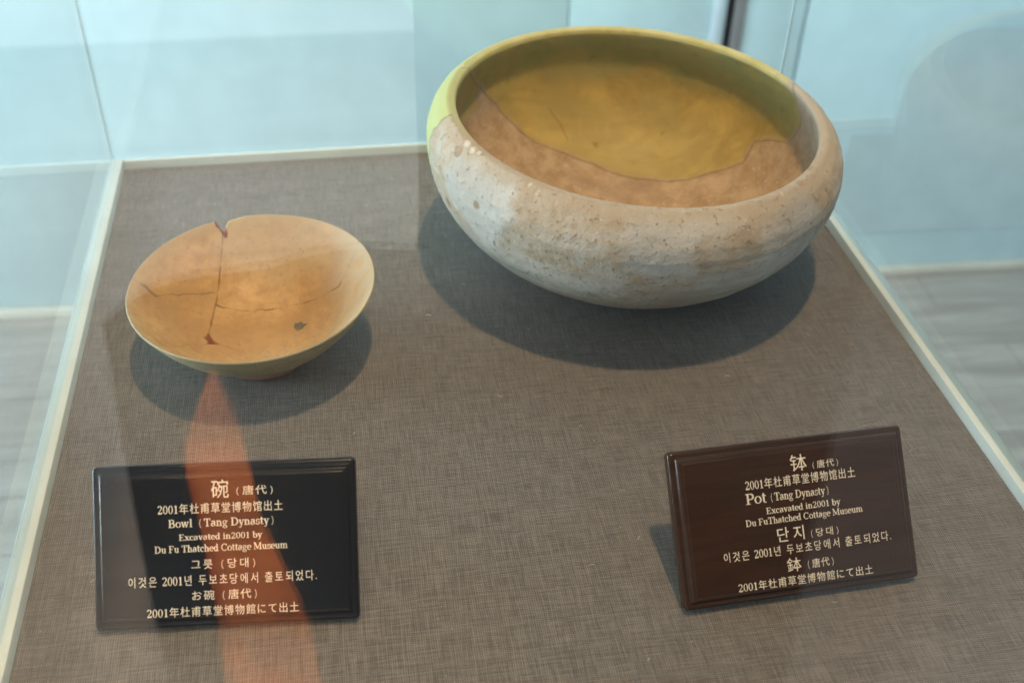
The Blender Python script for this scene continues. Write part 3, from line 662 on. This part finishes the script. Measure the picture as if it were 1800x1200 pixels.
# ------------------------------------------------------------------ added figure and bag, out of frame, shaping the reflection in the front pane
def standin():
    skin = paint_mat('skin', (.52, .30, .20), .5); cloth = paint_mat('standin_trousers', (.020, .021, .026), .85); coat = paint_mat('standin_jacket', (.010, .011, .016), .85); shirt = paint_mat('standin_rust_lining', (.74, .22, .065), .8, .45)
    root = empty('standin', (.222, -.36, ZF)); tag(root, 'person figure in a long dark coat, added to darken the front glass reflection', 'standin')
    J = [((0, 0, .93), .12, .10), ((0, .01, 1.15), .135, .10), ((0, 0, 1.36), .15, .095), ((0, -.01, 1.47), .055, .055), ((0, .03, 1.57), .072, .09), ((0, .03, 1.67), .07, .085),
         ((.17, 0, 1.40), .055, .055), ((.27, .03, 1.15), .042, .042), ((-.03, .24, 1.25), .030, .030), ((-.11, .30, 1.27), .022, .036),
         ((-.17, 0, 1.40), .055, .055), ((-.27, .03, 1.15), .042, .042), ((-.27, .24, 1.25), .030, .030), ((-.29, .30, 1.27), .022, .036),
         ((.10, 0, .86), .085, .085), ((.11, .02, .48), .055, .055), ((.11, -.01, .09), .038, .038), ((.12, .12, .03), .03, .03),
         ((-.10, 0, .86), .085, .085), ((-.11, .02, .48), .055, .055), ((-.11, -.01, .09), .038, .038), ((-.12, .12, .03), .03, .03)]
    E = [(0, 1), (1, 2), (2, 3), (3, 4), (4, 5), (2, 6), (6, 7), (7, 8), (8, 9), (2, 10), (10, 11), (11, 12), (12, 13), (0, 14), (14, 15), (15, 16), (16, 17), (0, 18), (18, 19), (19, 20), (20, 21)]
    for hx, tip in ((-.11, 9), (-.29, 13)):                       # five short fingers closing upward round a camera
        for k in range(5):
            b = len(J); dx = (-.012+.011*k) if k < 4 else (-.03 if tip == 9 else .03)
            J.append(((hx+dx, .325, 1.285), .0085, .0085)); J.append(((hx+dx, .338, 1.305-.004*abs(k-1)), .0075, .0075)); E += [(tip, b), (b, b+1)]
    me = bpy.data.meshes.new('body'); me.from_pydata([j[0] for j in J], E, []); o = link('body', me, None, root)
    o.modifiers.new('skin', 'SKIN'); sv = me.skin_vertices[0].data
    for i, j in enumerate(J): sv[i].radius = (j[1], j[2])
    sv[0].use_root = True; o.modifiers.new('sub', 'SUBSURF').levels = 2
    m2 = bpy.data.meshes.new_from_object(o.evaluated_get(bpy.context.evaluated_depsgraph_get())); o.modifiers.clear(); o.data = m2
    m2.materials.clear(); m2.materials.append(skin.m); m2.materials.append(cloth.m)
    for f in m2.polygons: f.use_smooth = True; f.material_index = 1 if f.center.z < 1.0 else 0
    def shell(name, mat, grow, zs, gap, root=root, cx=.05, flare=.25, r0=.158, fy=1.):
        bm = bmesh.new(); rings = []; n = 96
        for z in zs:
            rx = (r0+flare*max(0, (.85-z)))*(1 if z < 1.34 else 1-.75*((z-1.34)/.14)**2)+grow; ry = .132*(1 if z < 1.34 else 1-.45*((z-1.34)/.14)**2)+grow
            g0, g1 = gap(z); a0 = math.asin(max(-1, min(1, (g1+cx)/rx))); a1 = math.asin(max(-1, min(1, (g0+cx)/rx)))   # measured from straight ahead
            rings.append([bm.verts.new((rx*math.sin(t), fy*ry*math.cos(t)+.006*math.sin(9*t+z*14), z)) for t in (a0+(2*math.pi-(a0-a1))*i/n for i in range(n+1))])
        for A, B in zip(rings[:-1], rings[1:]):
            for i in range(n): bm.faces.new((A[i], A[i+1], B[i+1], B[i]))
        r = bmesh.ops.solidify(bm, geom=bm.faces[:], thickness=.003)
        bmesh.ops.recalc_face_normals(bm, faces=bm.faces); q = bpy.data.meshes.new(name); bm.to_mesh(q); bm.free()
        for f in q.polygons: f.use_smooth = True
        return link(name, q, mat, root)
    G = [(-.45, -.136, -.045), (-.345, -.131, -.053), (-.275, -.126, -.055), (-.165, -.122, -.078), (-.098, -.124, -.081), (-.060, -.108, -.084), (-.033, -.096, -.0935), (-.01, -.09, -.0895), (.11, -.08+.12, .041), (.6, .30, .3005)]
    def gap(z):
        h = z+ZF; zz = [g[0] for g in G]
        return float(np.interp(h, zz, [g[1] for g in G])), float(np.interp(h, zz, [g[2] for g in G]))
    shell('standin_coat', coat, .012, [.30+.03*i for i in range(40)], lambda z: (-.05, -.0499), flare=.08)
    bag = empty('standin_bag', (.050, -.262, ZF)); tag(bag, 'added dark bag with a rust lining, shaped for the orange reflection over the left plaque', 'bag')  # invented bag, its opening cut to the outline of the orange reflection
    shell('standin_bag_lining', shirt, .0, [.36+.03*i for i in range(16)], lambda z: (-.05, -.0499), bag, r0=.20, flare=.06, fy=.46)
    shell('standin_bag_side', coat, .012, [.35+.024*i for i in range(21)], lambda z: tuple(v-.100 for v in gap(z)), bag, r0=.20, flare=.06, fy=.46)
    bm = bmesh.new(); top = bm.verts.new((0, 0, .846)); rg = [bm.verts.new(((.2135)*math.sin(a), .067*math.cos(a), .8285+.004*math.sin(5*a))) for a in np.linspace(0, 2*math.pi, 48, endpoint=False)]
    for k in range(48): bm.faces.new((top, rg[k], rg[(k+1) % 48]))
    bmesh.ops.recalc_face_normals(bm, faces=bm.faces); q = bpy.data.meshes.new('standin_bag_flap'); bm.to_mesh(q); bm.free(); link('standin_bag_flap', q, coat, bag)
    V = []; n = 40; hp = [(.05+.10*math.cos(math.pi*k/n), .04, .80+.055*math.sin(math.pi*k/n)) for k in range(n+1)]   # strap
    for x, y, z in hp: V += [(x, y-.012, z), (x, y+.012, z), (x*.98, y+.012, z-.004), (x*.98, y-.012, z-.004)]
    F = [(4*i+a, 4*i+(a+1) % 4, 4*i+4+(a+1) % 4, 4*i+4+a) for i in range(n) for a in range(4)]
    q = bpy.data.meshes.new('strap'); q.from_pydata(V, [], F); link('strap', q, coat, bag)
    sl = coat
    for sx in (1, -1):                                        # sleeves
        P = [(.15*sx, 0, 1.41), (.22*sx, .01, 1.30), (.275*sx, .035, 1.15), ((.13 if sx > 0 else -.275), .14, 1.20), ((-.01 if sx > 0 else -.27), .22, 1.245)]; P = resample3(P, 22)
        V = []; F = []; n = 14
        for i, c in enumerate(P):
            d = P[min(i+1, len(P)-1)]-P[max(i-1, 0)]; d /= np.linalg.norm(d); u = np.cross(d, (0, .3, 1)); u /= np.linalg.norm(u); w = np.cross(d, u); r = .068-.026*i/21
            V += [tuple(c+r*(math.cos(a)*u+math.sin(a)*w)) for a in np.linspace(0, 2*math.pi, n, endpoint=False)]
        F = [(i*n+j, i*n+(j+1) % n, (i+1)*n+(j+1) % n, (i+1)*n+j) for i in range(len(P)-1) for j in range(n)]
        q = bpy.data.meshes.new('standin_sleeve'); q.from_pydata(V, [], F); q.polygons.foreach_set('use_smooth', [True]*len(F)); link('standin_sleeve', q, coat, root)
def resample3(P, n):
    P = np.array(P, float); L = np.r_[0, np.cumsum(np.linalg.norm(np.diff(P, axis=0), axis=1))]; t = np.linspace(0, L[-1], n)
    return np.stack([np.interp(t, L, P[:, k]) for k in range(3)], -1)
standin()

# a few bits of lint and loose fibre lying on the cloth
def lint():
    g = np.random.default_rng(12); V = []; F = []
    for _ in range(70):
        x, y, a, L, c = g.uniform(XL+.01, XR-.01), g.uniform(.26, YB-.02), g.uniform(0, 6.28), g.uniform(.0010, .0036), g.normal()*.6; w = g.uniform(.00012, .00022); b = len(V); n = 5
        for k in range(n+1):
            t = k/n; aa = a+c*t; px = x+L*t*math.cos(aa); py = y+L*t*math.sin(aa); z = .0003+.0005*math.sin(3.14*t)
            V += [(px-w*math.sin(aa), py+w*math.cos(aa), z), (px+w*math.sin(aa), py-w*math.cos(aa), z), (px, py, z+w*1.5)]
        for k in range(n):
            o = b+3*k; F += [(o, o+1, o+4, o+3), (o+1, o+2, o+5, o+4), (o+2, o, o+3, o+5)]
    me = bpy.data.meshes.new('lint'); me.from_pydata(V, [], F); o = link('lint', me, paint_mat('lint_fibre', (.55, .51, .45), .9)); tag(o, 'tiny pale lint fibres on the linen cloth', 'lint', kind='stuff')
lint()
